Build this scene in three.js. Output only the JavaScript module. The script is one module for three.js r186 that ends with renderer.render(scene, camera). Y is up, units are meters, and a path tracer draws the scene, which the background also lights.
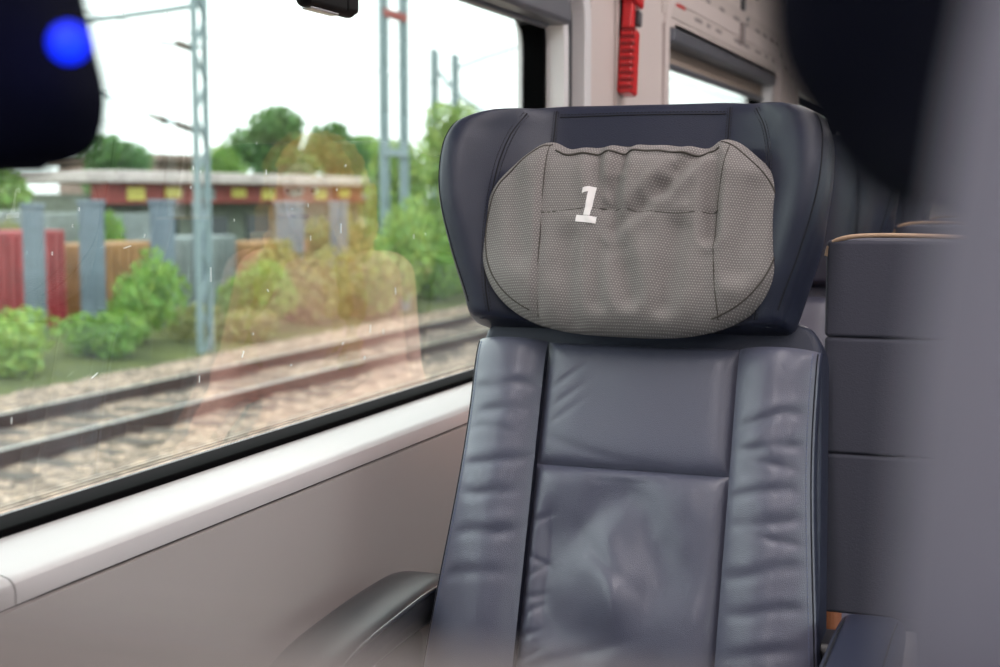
import * as THREE from 'three';
import { RoundedBoxGeometry } from 'three/addons/geometries/RoundedBoxGeometry.js';
import { mergeGeometries, toCreasedNormals } from 'three/addons/utils/BufferGeometryUtils.js';
import { RectAreaLightUniformsLib } from 'three/addons/lights/RectAreaLightUniformsLib.js';

// ------------------------------------------------------------------ camera, sky, exposure
const scene = new THREE.Scene();
const F_PX = 1400;
const camera = new THREE.PerspectiveCamera(2 * Math.atan(333.5 / F_PX) * 180 / Math.PI, 1000 / 667, 0.02, 500);
camera.position.set(0, 1.25, 0);
camera.rotation.set(-0.0979, 0.36031, 0, 'YXZ');
camera.focus = 2.05;
camera.userData.fStop = 4.4;
scene.add(camera);

const SKY_LEVEL = 1.0, EXPOSURE = 3.3, LAMP_LEVEL = 2.5;
{ // overcast sky: soft, nearly even cloud cover, a little brighter towards the zenith
  const W = 256, H = 128, d = new Float32Array(W * H * 4);
  for (let r = 0; r < H; r++) for (let c = 0; c < W; c++) {
    const up = ((r + .5) / H - .5) * Math.PI, a = (c + .5) / W * Math.PI * 2, s = Math.max(0, Math.sin(up));
    const cloud = 1 + .05 * Math.sin(a * 3 + 5 * s) * Math.cos(up) + .04 * Math.sin(a * 7 + 11 * s) * Math.cos(up);
    const l = up > 0 ? (0.92 + .3 * s) * cloud : .35, i = (r * W + c) * 4;
    d[i] = l * .975; d[i + 1] = l * 1.0; d[i + 2] = l * 1.01; d[i + 3] = 1;
  }
  const t = new THREE.DataTexture(d, W, H, THREE.RGBAFormat, THREE.FloatType);
  t.mapping = THREE.EquirectangularReflectionMapping; t.minFilter = t.magFilter = THREE.LinearFilter; t.needsUpdate = true;
  scene.background = t; scene.backgroundIntensity = SKY_LEVEL;
}
const renderer = new THREE.WebGLRenderer();
renderer.toneMapping = THREE.LinearToneMapping;
renderer.toneMappingExposure = EXPOSURE;
renderer.shadowMap.enabled = true;
RectAreaLightUniformsLib.init();

// ------------------------------------------------------------------ helpers
const V3 = (x, y, z) => new THREE.Vector3(x, y, z);
const { clamp, lerp } = THREE.MathUtils;
const sstep = (a, b, x) => { const t = clamp((x - a) / (b - a), 0, 1); return t * t * (3 - 2 * t); };
const gauss = (x) => Math.exp(-x * x);
function rng(seed) { let s = seed >>> 0; return () => { s = (s + 0x6D2B79F5) >>> 0; let t = Math.imul(s ^ (s >>> 15), 1 | s); t = (t + Math.imul(t ^ (t >>> 7), 61 | t)) ^ t; return ((t ^ (t >>> 14)) >>> 0) / 4294967296; }; }
const hash3 = (x, y, z) => { let h = Math.imul(x | 0, 374761393) + Math.imul(y | 0, 668265263) + Math.imul(z | 0, 2147483647 ^ 0x5bd1e995); h = Math.imul(h ^ (h >>> 13), 1274126177); return ((h ^ (h >>> 16)) >>> 0) / 4294967296; };
function vnoise(x, y, z = 0) {
  const ix = Math.floor(x), iy = Math.floor(y), iz = Math.floor(z); let fx = x - ix, fy = y - iy, fz = z - iz;
  fx = fx * fx * (3 - 2 * fx); fy = fy * fy * (3 - 2 * fy); fz = fz * fz * (3 - 2 * fz);
  const h = (a, b, c) => hash3(ix + a, iy + b, iz + c);
  return lerp(lerp(lerp(h(0, 0, 0), h(1, 0, 0), fx), lerp(h(0, 1, 0), h(1, 1, 0), fx), fy), lerp(lerp(h(0, 0, 1), h(1, 0, 1), fx), lerp(h(0, 1, 1), h(1, 1, 1), fx), fy), fz);
}
const used = {};
function numbered(name) { const k = used[name] = (used[name] ?? -1) + 1; return k ? name + '_' + String(k).padStart(3, '0') : name; }
function tag(o, label, category, group, kind) {
  if (label) o.userData.label = label; if (category) o.userData.category = category;
  if (group) o.userData.group = group; if (kind) o.userData.kind = kind; return o;
}
function thing(name, label, category, pos = [0, 0, 0], turn = 0, group) {
  const g = new THREE.Group(); g.name = numbered(name); g.position.set(...pos); g.rotation.y = turn; scene.add(g);
  return tag(g, label, category, group);
}
function struct(name) { const g = new THREE.Group(); g.name = numbered(name); scene.add(g); g.userData.kind = 'structure'; return g; }
function part(name, geo, m, parent, label) {
  const o = new THREE.Mesh(geo, m); o.name = parent === scene ? numbered(name) : name;
  o.castShadow = o.receiveShadow = true; parent.add(o); if (label) o.userData.label = label; return o;
}
function boxUV(g) { // uv in metres by the face's main direction
  const p = g.attributes.position, n = g.attributes.normal, uv = new Float32Array(p.count * 2);
  for (let i = 0; i < p.count; i++) {
    const ax = Math.abs(n.getX(i)), ay = Math.abs(n.getY(i)), az = Math.abs(n.getZ(i));
    const [u, v] = ax >= ay && ax >= az ? [p.getZ(i), p.getY(i)] : ay >= az ? [p.getX(i), p.getZ(i)] : [p.getX(i), p.getY(i)];
    uv[2 * i] = u; uv[2 * i + 1] = v;
  }
  g.setAttribute('uv', new THREE.BufferAttribute(uv, 2)); return g;
}
function box(x0, x1, y0, y1, z0, z1, r = 0) { // a box by its bounds, chamfered
  const w = x1 - x0, h = y1 - y0, d = z1 - z0;
  const g = r ? new RoundedBoxGeometry(w, h, d, 3, Math.min(r, w / 2.01, h / 2.01, d / 2.01)) : new THREE.BoxGeometry(w, h, d);
  g.translate((x0 + x1) / 2, (y0 + y1) / 2, (z0 + z1) / 2); return boxUV(g);
}
function tube(pts, r, seg = 0, rad = 6, closed = false) {
  const c = new THREE.CatmullRomCurve3(pts.map((p) => p.isVector3 ? p : V3(...p)), closed, 'centripetal');
  return new THREE.TubeGeometry(c, seg || pts.length * 4, r, rad, closed);
}
function bar(a, b, w, h = w) { // a straight bar with a rectangular section between two points
  const A = V3(...a), B = V3(...b), d = B.clone().sub(A), L = d.length();
  const g = new THREE.BoxGeometry(w, L, h); g.translate(0, L / 2, 0);
  g.applyQuaternion(new THREE.Quaternion().setFromUnitVectors(V3(0, 1, 0), d.normalize())); g.translate(...a); return g;
}
function extrudeZ(pts, z0, z1) { // closed profile in x, y swept along z
  const s = new THREE.Shape(); pts.forEach(([x, y], i) => i ? s.lineTo(x, y) : s.moveTo(x, y));
  const g = new THREE.ExtrudeGeometry(s, { depth: z1 - z0, bevelEnabled: false }); g.translate(0, 0, z0); return boxUV(toCreasedNormals(g, .5));
}
function merge(list) { return mergeGeometries(list.map((g) => { const q = g.index ? g.toNonIndexed() : g; for (const k of Object.keys(q.attributes)) if (!['position', 'normal', 'uv'].includes(k)) q.deleteAttribute(k); return q; })); }
function gridGeo(nu, nv, fn, flip = false) { // fn(s, t) -> [x, y, z, u, v]
  const pos = [], uv = [], idx = [];
  for (let j = 0; j <= nv; j++) for (let i = 0; i <= nu; i++) { const q = fn(i / nu, j / nv); pos.push(q[0], q[1], q[2]); uv.push(q[3] ?? q[0], q[4] ?? q[1]); }
  for (let j = 0; j < nv; j++) for (let i = 0; i < nu; i++) {
    const a = j * (nu + 1) + i, b = a + 1, c = a + nu + 1, d = c + 1;
    flip ? idx.push(a, c, b, b, c, d) : idx.push(a, b, c, b, d, c);
  }
  const g = new THREE.BufferGeometry(); g.setAttribute('position', new THREE.Float32BufferAttribute(pos, 3));
  g.setAttribute('uv', new THREE.Float32BufferAttribute(uv, 2)); g.setIndex(idx); g.computeVertexNormals(); return g;
}
function roundedRect(s, x0, x1, y0, y1, r) {
  s.moveTo(x0 + r, y0); s.lineTo(x1 - r, y0); s.quadraticCurveTo(x1, y0, x1, y0 + r); s.lineTo(x1, y1 - r); s.quadraticCurveTo(x1, y1, x1 - r, y1);
  s.lineTo(x0 + r, y1); s.quadraticCurveTo(x0, y1, x0, y1 - r); s.lineTo(x0, y0 + r); s.quadraticCurveTo(x0, y0, x0 + r, y0); return s;
}
// ring in the plane of a side wall: a = z range, y range, outer and inner, between xs
function ringYZ(z0, z1, y0, y1, r, t, xa, xb, tb = t) {
  const s = roundedRect(new THREE.Shape(), z0 - t, z1 + t, y0 - tb, y1 + t, r + t * .8);
  s.holes.push(roundedRect(new THREE.Path(), z0, z1, y0, y1, r));
  const g = new THREE.ExtrudeGeometry(s, { depth: xb - xa, bevelEnabled: true, bevelSize: .003, bevelThickness: .003, bevelSegments: 2, curveSegments: 12 });
  g.applyMatrix4(new THREE.Matrix4().set(0, 0, 1, xa, 0, 1, 0, 0, 1, 0, 0, 0, 0, 0, 0, 1)); // (z, y, depth) -> (x, y, z): mirrored, so turn faces
  if (g.index) { const ix = g.index.array; for (let i = 0; i < ix.length; i += 3) [ix[i], ix[i + 1]] = [ix[i + 1], ix[i]]; } else {
    for (const k of ['position', 'normal', 'uv']) { const a = g.attributes[k], n = a.itemSize; for (let i = 0; i < a.count; i += 3) for (let c = 0; c < n; c++) { const q = a.array[i * n + c]; a.array[i * n + c] = a.array[(i + 1) * n + c]; a.array[(i + 1) * n + c] = q; } }
  }
  g.computeVertexNormals(); return boxUV(g);
}
// smooth surface of a signed distance field on a box (surface nets)
function surfaceNets(f, lo, hi, cell) {
  const n = [0, 1, 2].map((k) => Math.ceil((hi[k] - lo[k]) / cell) + 1), [nx, ny, nz] = n, val = new Float32Array(nx * ny * nz);
  const P = (i, j, k) => [lo[0] + i * cell, lo[1] + j * cell, lo[2] + k * cell], at = (i, j, k) => (k * ny + j) * nx + i;
  for (let k = 0; k < nz; k++) for (let j = 0; j < ny; j++) for (let i = 0; i < nx; i++) val[at(i, j, k)] = f(...P(i, j, k));
  const id = new Int32Array(nx * ny * nz).fill(-1), pos = [], idx = [];
  for (let k = 0; k < nz - 1; k++) for (let j = 0; j < ny - 1; j++) for (let i = 0; i < nx - 1; i++) {
    let c = 0, sx = 0, sy = 0, sz = 0; const v = (a, b, d) => val[at(i + a, j + b, k + d)];
    for (const [a, b] of EDGES) {
      const va = v(...a), vb = v(...b); if ((va < 0) === (vb < 0)) continue;
      const t = va / (va - vb); sx += a[0] + t * (b[0] - a[0]); sy += a[1] + t * (b[1] - a[1]); sz += a[2] + t * (b[2] - a[2]); c++;
    }
    if (c) { id[at(i, j, k)] = pos.length / 3; pos.push(lo[0] + (i + sx / c) * cell, lo[1] + (j + sy / c) * cell, lo[2] + (k + sz / c) * cell); }
  }
  const quad = (a, b, c, d, flip) => { if (a < 0 || b < 0 || c < 0 || d < 0) return; flip ? idx.push(a, c, b, a, d, c) : idx.push(a, b, c, a, c, d); };
  for (let k = 1; k < nz - 1; k++) for (let j = 1; j < ny - 1; j++) for (let i = 1; i < nx - 1; i++) {
    const o = val[at(i, j, k)] < 0;
    if (o !== val[at(i + 1, j, k)] < 0) quad(id[at(i, j - 1, k - 1)], id[at(i, j, k - 1)], id[at(i, j, k)], id[at(i, j - 1, k)], !o);
    if (o !== val[at(i, j + 1, k)] < 0) quad(id[at(i - 1, j, k - 1)], id[at(i - 1, j, k)], id[at(i, j, k)], id[at(i, j, k - 1)], !o);
    if (o !== val[at(i, j, k + 1)] < 0) quad(id[at(i - 1, j - 1, k)], id[at(i, j - 1, k)], id[at(i, j, k)], id[at(i - 1, j, k)], !o);
  }
  const g = new THREE.BufferGeometry(); g.setAttribute('position', new THREE.Float32BufferAttribute(pos, 3)); g.setIndex(idx);
  g.computeVertexNormals(); return boxUV(g);
}
const EDGES = []; for (let a = 0; a < 8; a++) for (const b of [1, 2, 4]) if (!(a & b)) EDGES.push([[a & 1, a >> 1 & 1, a >> 2 & 1], [(a | b) & 1, (a | b) >> 1 & 1, (a | b) >> 2 & 1]]);
const smin = (a, b, k) => { const h = clamp(.5 + .5 * (b - a) / k, 0, 1); return lerp(b, a, h) - k * h * (1 - h); };
function cap(a, b, ra, rb) { // distance to a tapered capsule
  const d = [b[0] - a[0], b[1] - a[1], b[2] - a[2]], L = d[0] ** 2 + d[1] ** 2 + d[2] ** 2 || 1e-9;
  return (x, y, z) => { const t = clamp(((x - a[0]) * d[0] + (y - a[1]) * d[1] + (z - a[2]) * d[2]) / L, 0, 1); return Math.hypot(x - a[0] - t * d[0], y - a[1] - t * d[1], z - a[2] - t * d[2]) - lerp(ra, rb, t); };
}
const ell = (c, r) => (x, y, z) => { const p = Math.hypot((x - c[0]) / r[0], (y - c[1]) / r[1], (z - c[2]) / r[2]); return (p - 1) * Math.min(...r); };
const union = (fs, k) => (x, y, z) => { let d = 1e3; for (const f of fs) d = smin(d, f(x, y, z), k); return d; };

// ------------------------------------------------------------------ textures and materials
function dataTex(n, fn, srgb, rep) { // fn(x, y) -> [r, g, b] in 0..1
  const d = new Uint8Array(n * n * 4);
  for (let y = 0; y < n; y++) for (let x = 0; x < n; x++) { const c = fn(x, y), i = (y * n + x) * 4; d[i] = c[0] * 255; d[i + 1] = c[1] * 255; d[i + 2] = c[2] * 255; d[i + 3] = 255; }
  const t = new THREE.DataTexture(d, n, n); t.wrapS = t.wrapT = THREE.RepeatWrapping; t.magFilter = THREE.LinearFilter; t.minFilter = THREE.LinearMipmapLinearFilter; t.generateMipmaps = true;
  if (srgb) t.colorSpace = THREE.SRGBColorSpace; t.repeat.set(rep, rep); t.needsUpdate = true; return t;
}
function tileNoise(n, cells, seed) { const r = rng(seed), g = Array.from({ length: cells * cells }, r); return (x, y) => { const u = x / n * cells, v = y / n * cells, i = Math.floor(u), j = Math.floor(v), s = u - i, t = v - j, S = s * s * (3 - 2 * s), T = t * t * (3 - 2 * t), q = (a, b) => g[((b + cells) % cells) * cells + (a + cells) % cells]; return lerp(lerp(q(i, j), q(i + 1, j), S), lerp(q(i, j + 1), q(i + 1, j + 1), S), T); }; }
function worley(n, cells, seed) { // tiling: distance to the second nearest point minus the nearest
  const r = rng(seed), px = [], py = []; for (let i = 0; i < cells * cells; i++) { px.push(r()); py.push(r()); }
  return (x, y) => { const u = x / n * cells, v = y / n * cells, i = Math.floor(u), j = Math.floor(v); let a = 9, b = 9, id = 0;
    for (let dj = -1; dj <= 1; dj++) for (let di = -1; di <= 1; di++) { const k = ((j + dj + cells) % cells) * cells + (i + di + cells) % cells, d = Math.hypot(i + di + px[k] - u, j + dj + py[k] - v); if (d < a) { b = a; a = d; id = k; } else if (d < b) b = d; }
    return [b - a, id]; };
}
const TX = {};
{ const w = worley(256, 26, 3), nz = tileNoise(256, 60, 8); TX.grain = dataTex(256, (x, y) => { const h = clamp(w(x, y)[0] * 2.2, 0, 1) * .8 + nz(x, y) * .2; return [h, h, h]; }, false, 1 / .055); }
{ const a = tileNoise(256, 128, 5), b = tileNoise(256, 40, 6); TX.speck = dataTex(256, (x, y) => { const h = a(x, y) * .6 + b(x, y) * .4; return [h, h, h]; }, false, 1 / .12); }
{ // woven headrest cloth: warm grey ground with small pale dots in staggered rows
  const a = tileNoise(256, 64, 15);
  const dot = (x, y) => { const gx = x / 32, gy = y / 32, row = Math.floor(gy), fx = (gx + (row % 2) * .5) % 1 - .5, fy = gy % 1 - .5; return gauss(Math.hypot(fx, fy) / .2); };
  TX.cloth = dataTex(256, (x, y) => { const k = .40 + .12 * a(x, y) + .27 * dot(x, y); return [k * 1.02, k * .985, k * .975]; }, true, 1 / .030);
  TX.clothBump = dataTex(256, (x, y) => { const h = .5 * dot(x, y) + .3 * a(x, y) + .2 * (.5 + .5 * Math.sin(x / 4 * Math.PI)); return [h, h, h]; }, false, 1 / .030);
}
{ const w = worley(512, 26, 21), r = rng(4), tone = Array.from({ length: 26 * 26 }, () => [.42 + .4 * r(), r()]);
  TX.stones = dataTex(512, (x, y) => { const [e, id] = w(x, y), k = tone[id][0] * (e < .07 ? .62 : 1), q = tone[id][1]; return [k * (1.02 + .06 * q), k * (.95 + .03 * q), k * (.9 - .02 * q)]; }, true, 1 / 2.2);
  TX.stoneBump = dataTex(512, (x, y) => { const h = clamp(w(x, y)[0] * 1.6, 0, 1); return [h, h, h]; }, false, 1 / 2.2); }
{ const a = tileNoise(256, 8, 31), b = tileNoise(256, 32, 32), c = tileNoise(256, 120, 33);
  TX.earth = dataTex(256, (x, y) => { const k = a(x, y) * .5 + b(x, y) * .3 + c(x, y) * .2; return [.28 + .22 * k, .32 + .2 * k, .17 + .12 * k]; }, true, 1 / 5);
  TX.rust = dataTex(256, (x, y) => { const k = a(x, y) * .35 + b(x, y) * .4 + c(x, y) * .25; return [.25 + .25 * k, .19 + .16 * k, .17 + .13 * k]; }, true, 1 / 1.5);
  TX.concrete = dataTex(256, (x, y) => { const k = .72 + .28 * (a(x, y) * .5 + b(x, y) * .3 + c(x, y) * .2); return [k, k, k]; }, true, 1 / 2); }
{ const a = tileNoise(256, 80, 41), b = tileNoise(256, 20, 42); TX.carpet = dataTex(256, (x, y) => { const k = .5 + .5 * a(x, y); return [k * (.8 + .2 * b(x, y)), k * .85, k * .95]; }, true, 1 / .2); }

const std = (c, rough, o = {}) => new THREE.MeshStandardMaterial({ color: c, roughness: rough, ...o });
const phys = (c, rough, o = {}) => new THREE.MeshPhysicalMaterial({ color: c, roughness: rough, ...o });
const M = {
  leather: phys('#5b5d6f', .3, { bumpMap: TX.grain, bumpScale: .00026, clearcoat: .45, clearcoatRoughness: .28 }),
  leatherHead: phys('#22273a', .36, { bumpMap: TX.grain, bumpScale: .00018 }),
  leatherDark: phys('#2c3144', .42, { bumpMap: TX.grain, bumpScale: .0002 }),
  leatherBacklit: phys('#0b0d1c', .9, { specularIntensity: .08, bumpMap: TX.grain, bumpScale: .0002 }),  // seat leather with its backlit shade put into a near-black colour
  partition: phys('#6e6866', .6), shell: phys('#7a7a8a', .6, { bumpMap: TX.speck, bumpScale: .0002 }), stitch: std('#6c7390', .7), threadDark: std('#151824', .7), seam: std('#10131c', .8),
  cloth: std('#ffffff', .95, { map: TX.cloth, bumpMap: TX.clothBump, bumpScale: .0006 }),
  clothSeam: std('#4a4642', .95), white: std('#efecec', .8),
  seatCloth: std('#4a4b58', .85, { bumpMap: TX.speck, bumpScale: .0003 }),
  tan: std('#b89a80', .7),
  plasticDark: phys('#2c2c31', .36, { bumpMap: TX.speck, bumpScale: .00006 }), plasticGrey: phys('#8c8a8c', .45, { bumpMap: TX.speck, bumpScale: .00005 }),
  wall: phys('#d3c6c2', .5, { bumpMap: TX.speck, bumpScale: .00006 }), wallLow: phys('#b8b0ae', .48, { bumpMap: TX.speck, bumpScale: .00008 }),
  sill: phys('#cdc8c9', .35, { bumpMap: TX.speck, bumpScale: .00004 }), whiteTrim: phys('#e2e0e2', .4), groove: std('#3a3434', .9),
  rubber: phys('#020203', .9, { specularIntensity: .12 }), greyTrim: phys('#45464b', .5), ceiling: std('#dcd8d4', .7), blindCloth: std('#9b8b80', .9), blindBar: phys('#6d6f78', .4, { metalness: .4 }),
  glass: phys('#f4fbf8', 0, { transmission: 1, thickness: 0, ior: 2.2 }), frit: std('#15171a', .6), scratch: std('#e8ecec', .8),
  red: phys('#d4121c', .35, { clearcoat: .3 }), redDark: phys('#8d0d14', .4), black: phys('#040406', .6, { specularIntensity: .3 }), sign: std('#c9bdb8', .6), signGrey: std('#8d8382', .7),
  metal: phys('#a9abb0', .3, { metalness: .85 }), carpet: std('#4a4f63', .95, { map: TX.carpet }),
  lampGlow: new THREE.MeshStandardMaterial({ color: '#ffffff', emissive: '#fff6f4', emissiveIntensity: 1.4, roughness: .6 }),
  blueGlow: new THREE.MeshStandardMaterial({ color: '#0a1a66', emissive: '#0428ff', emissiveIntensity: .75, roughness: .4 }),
  bead: phys('#303036', .16, { clearcoat: .6 }), bag: phys('#b06a44', .5, { bumpMap: TX.grain, bumpScale: .0004 }),
  ballast: std('#f2e4dc', .95, { map: TX.stones, bumpMap: TX.stoneBump, bumpScale: .03 }), earth: std('#d8d6c8', 1, { map: TX.earth }),
  rail: phys('#94807a', .5, { map: TX.rust }), railHead: phys('#b3b0ae', .28, { metalness: .8 }), sleeper: std('#6e625a', .9, { map: TX.concrete }),
  steelGreen: std('#84959a', .7), pillar: std('#7f8d9c', .85, { map: TX.concrete }), roofMauve: std('#e4d4d3', .8, { map: TX.concrete }), fasciaRed: std('#a8524c', .8, { map: TX.concrete }), yellow: std('#d8cc6a', .8),
  shedWall: std('#8b9488', .9, { map: TX.concrete }), containerRed: std('#b2424a', .7, { map: TX.concrete }), containerOrange: std('#b98a5c', .7, { map: TX.concrete }), containerGrey: std('#9aa3a4', .7, { map: TX.concrete }), brick: std('#a98f86', .9, { map: TX.concrete }),
  bark: std('#54463a', .95), insulator: phys('#5d4a3f', .3), wire: std('#4a5154', .7), windowDark: phys('#3b454b', .15),
  skin: phys('#eebfa8', .55), pink: std('#f4b4a8', .9, { bumpMap: TX.speck, bumpScale: .0008 }), hair: std('#dca468', .6), jeans: std('#3d4a63', .9, { bumpMap: TX.speck, bumpScale: .0006 }), shoe: std('#e6e2da', .7), eyeWhite: phys('#f2efe9', .3), iris: phys('#3c2c1e', .2), lip: std('#b5645c', .6),
};
const leafMat = (c) => new THREE.MeshPhysicalMaterial({ color: c, roughness: .75, vertexColors: true, transmission: .3, thickness: 0 });
M.leafA = leafMat('#83a850'); M.leafB = leafMat('#9ab466'); M.leafC = leafMat('#5f8a4a'); M.leafD = leafMat('#94955a');

// ------------------------------------------------------------------ carriage shell
const CEIL = 2.3, XL = -1.03, XR = 1.75, Z_FRONT = -9.2, Z_BACK = 2.6;
const WIN = [{ z0: -3.2, z1: -.62, y0: .885, y1: 1.665 }, { z0: -6.06, z1: -4.26, y0: .885, y1: 1.73 }, { z0: -8.7, z1: -6.8, y0: .885, y1: 1.73 }, { z0: .2, z1: 2.2, y0: .885, y1: 1.73 }];
{
  const fl = struct('floor'); part('carpet', box(-1.2, 1.95, -.08, 0, Z_FRONT, Z_BACK), M.carpet, fl);
  const ce = struct('ceiling'); part('ceiling_panel', box(-1.2, 1.95, CEIL, CEIL + .08, Z_FRONT, Z_BACK), M.ceiling, ce);
  for (const [nm, z] of [['wall_front', Z_FRONT - .08], ['wall_back', Z_BACK]]) { const w = struct(nm); part('wall_panel', box(-1.2, 1.95, 0, CEIL, z, z + .08), M.wall, w); }
  const edges = (side) => {
    const wl = struct(side < 0 ? 'wall_left' : 'wall_right'), X = (x) => side < 0 ? x : XR + XL - x; // mirrored about the coach's middle
    const b = (x0, x1, ...r) => box(Math.min(X(x0), X(x1)), Math.max(X(x0), X(x1)), ...r);
    part('lower_panel', b(-1.17, -.995, 0, .8125, Z_FRONT, Z_BACK), M.wallLow, wl);
    part('panel_gap', b(-1.17, -1.003, .81, .82, Z_FRONT, Z_BACK), M.groove, wl);
    part('upper_panel', b(-1.17, XL, 1.76, CEIL, Z_FRONT, Z_BACK), M.wall, wl);
    part('skirting', b(-.995, -.983, 0, .1, Z_FRONT, Z_BACK), M.greyTrim, wl);
    const zs = [...WIN].sort((p, q) => p.z0 - q.z0); let z = Z_FRONT;
    for (const w of zs) { part('wall_pillar', b(-1.17, XL, .855, 1.76, z, w.z0 - .17), M.wall, wl); z = w.z1 + .17; }
    part('wall_pillar', b(-1.17, XL, .855, 1.76, z, Z_BACK), M.wall, wl);
    // sills: sloping white ledges with a rounded nose, one length per window bay
    const prof = [[-1.17, .8165], [-1.17, .861], [-1.105, .859], [-1.06, .8525], [-1.016, .846], [-1.006, .8435], [-1.0, .8385], [-.9975, .832], [-.9975, .8165]].map(([x, y]) => [X(x), y]);
    if (side > 0) prof.reverse();
    for (const [a, c] of [[Z_FRONT, -6.505], [-6.5, -3.705], [-3.7, -1.184], [-1.181, Z_BACK]]) part('window_sill', extrudeZ(prof, a, c), M.sill, wl);
    WIN.forEach((w, i) => {
      if (side > 0 && i === 2) { part('wall_pillar', b(-1.17, XL, .855, 1.76, w.z0 - .18, w.z1 + .18), M.wall, wl); return; }  // added wall closing an unseen bay so no bright window mirrors in the glass
      const win = struct('window_' + (i + 1 + (side > 0 ? 4 : 0))), R = (g) => { if (side > 0) { g.applyMatrix4(new THREE.Matrix4().makeScale(-1, 1, 1)); g.translate(XR + XL, 0, 0); const p = g.index; if (p) { const a = p.array; for (let k = 0; k < a.length; k += 3) [a[k], a[k + 1]] = [a[k + 1], a[k]]; } g.computeVertexNormals(); } return g; };
      part('gasket', R(ringYZ(w.z0, w.z1, w.y0 - .021, w.y1, .07, .022, -1.146, -1.098, .02)), M.rubber, win);
      part('window_frame', R(ringYZ(w.z0 - .022, w.z1 + .022, w.y0 - .09, w.y1 + .022, .08, .03, -1.165, -1.052, .0)), M.whiteTrim, win);
      part('blind_guide', R(ringYZ(w.z0 - .052, w.z1 + .052, w.y0 - .09, w.y1 + .052, .1, .055, -1.165, -1.06, .0)), M.greyTrim, win);
      part('frame_edge', R(ringYZ(w.z0 - .107, w.z1 + .107, w.y0 - .09, w.y1 + .107, .13, .045, -1.165, XL + .004, .0)), i ? M.wall : M.whiteTrim, win);
      for (const x of [-1.12, -1.138]) { const g = new THREE.PlaneGeometry(w.z1 - w.z0 + .02, w.y1 - w.y0 + .02); g.rotateY(Math.PI / 2 * -side); g.translate(X(x), (w.y0 + w.y1) / 2, (w.z0 + w.z1) / 2); part('pane', g, M.glass, win); }
      if (side < 0 && i === 0) { // printed rows of fine dots along the lower edge of the pane, and small scratches
        const dots = []; for (let r = 0; r < 3; r++) for (let z = w.z0 + .01; z < w.z1; z += .0042) dots.push([z + (r % 2) * .0021, w.y0 - .008 + r * .0042, .00155 - r * .0003]);
        const g0 = new THREE.CircleGeometry(1, 6); g0.rotateY(Math.PI / 2); const im = new THREE.InstancedMesh(g0, M.frit, dots.length); im.name = 'dot_print'; im.userData.kind = 'stuff';
        dots.forEach(([z, y, s], k) => im.setMatrixAt(k, new THREE.Matrix4().compose(V3(-1.1185, y, z), new THREE.Quaternion(), V3(s, s, s)))); win.add(im);
        const r = rng(77), sc = []; for (let k = 0; k < 46; k++) { const z = lerp(-2.6, -1.2, r()), y = lerp(.95, 1.5, r()), a = r() < .6 ? 1.5 + .2 * r() : r() * 3, L = .004 + .018 * r() ** 3; sc.push(bar([-1.119, y, z], [-1.119, y + L * Math.sin(a), z + L * Math.cos(a)], .0007 + .0008 * r(), .0004)); }
        const s = part('scratches', merge(sc), M.scratch, win); s.userData.kind = 'stuff';
      }
    });
  };
  edges(-1); edges(1);
}
// ceiling lamps: long opal strips with area lights of the same size
for (const [k, x] of [[0, -.25], [1, .95]].entries()) for (const z of [-4.2, -1.4, 1.2]) {
  const xx = x[1], L = thing('ceiling_light', `long opal strip lamp on the ceiling, ${k ? 'aisle' : 'window'} row, ${z < -4 ? 'over the rear seats' : z < 0 ? 'over the numbered seat' : 'behind the viewpoint'}`, 'lamp', [xx, CEIL - .03, z]);
  part('housing', box(-.11, .11, -.006, .03, -1.15, 1.15, .006), M.whiteTrim, L); part('diffuser', box(-.09, .09, -.014, -.004, -1.12, 1.12, .004), M.lampGlow, L);
  const a = new THREE.RectAreaLight('#fff6f4', LAMP_LEVEL, .18, 2.2); a.position.set(xx, CEIL - .05, z); a.rotation.x = -Math.PI / 2; a.name = 'strip_light'; scene.add(a);
}

// ------------------------------------------------------------------ roller blinds
function blind(w, drop, label, handle) {
  const t = thing('roller_blind', label, 'blind', [0, 0, 0]), z0 = w.z0 - .02, z1 = w.z1 + .02;
  part('cassette', box(-1.125, -1.03, w.y1 - .012, w.y1 + .055, z0, z1, .012), M.blindBar, t);
  if (drop > .02) part('blind_fabric', box(-1.092, -1.086, w.y1 - drop, w.y1, z0 + .03, z1 - .03), M.blindCloth, t);
  part('bottom_bar', box(-1.098, -1.078, w.y1 - drop - .02, w.y1 - drop, z0 + .03, z1 - .03, .006), M.blindBar, t);
  if (handle) { const h = handle; part('handle', box(-1.096, -1.068, h.y0, w.y1 - drop, h.z0, h.z1, .013), M.black, t); part('handle_edge', box(-1.092, -1.074, h.y0 - .002, h.y0 + .003, h.z0 + .06, h.z1 - .02, .002), M.metal, t); part('handle_tab', box(-1.09, -1.066, h.y0 + .006, h.y0 + .05, h.z0 - .002, h.z0 + .045, .008), M.black, t); }
  return t;
}
blind(WIN[0], .0, 'grey roller blind drawn up above the near window with a black pull handle', { y0: 1.547, z0: -2.16, z1: -1.985 });
blind(WIN[1], .06, 'grey roller blind with tan cloth showing above the far window', null);

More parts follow.
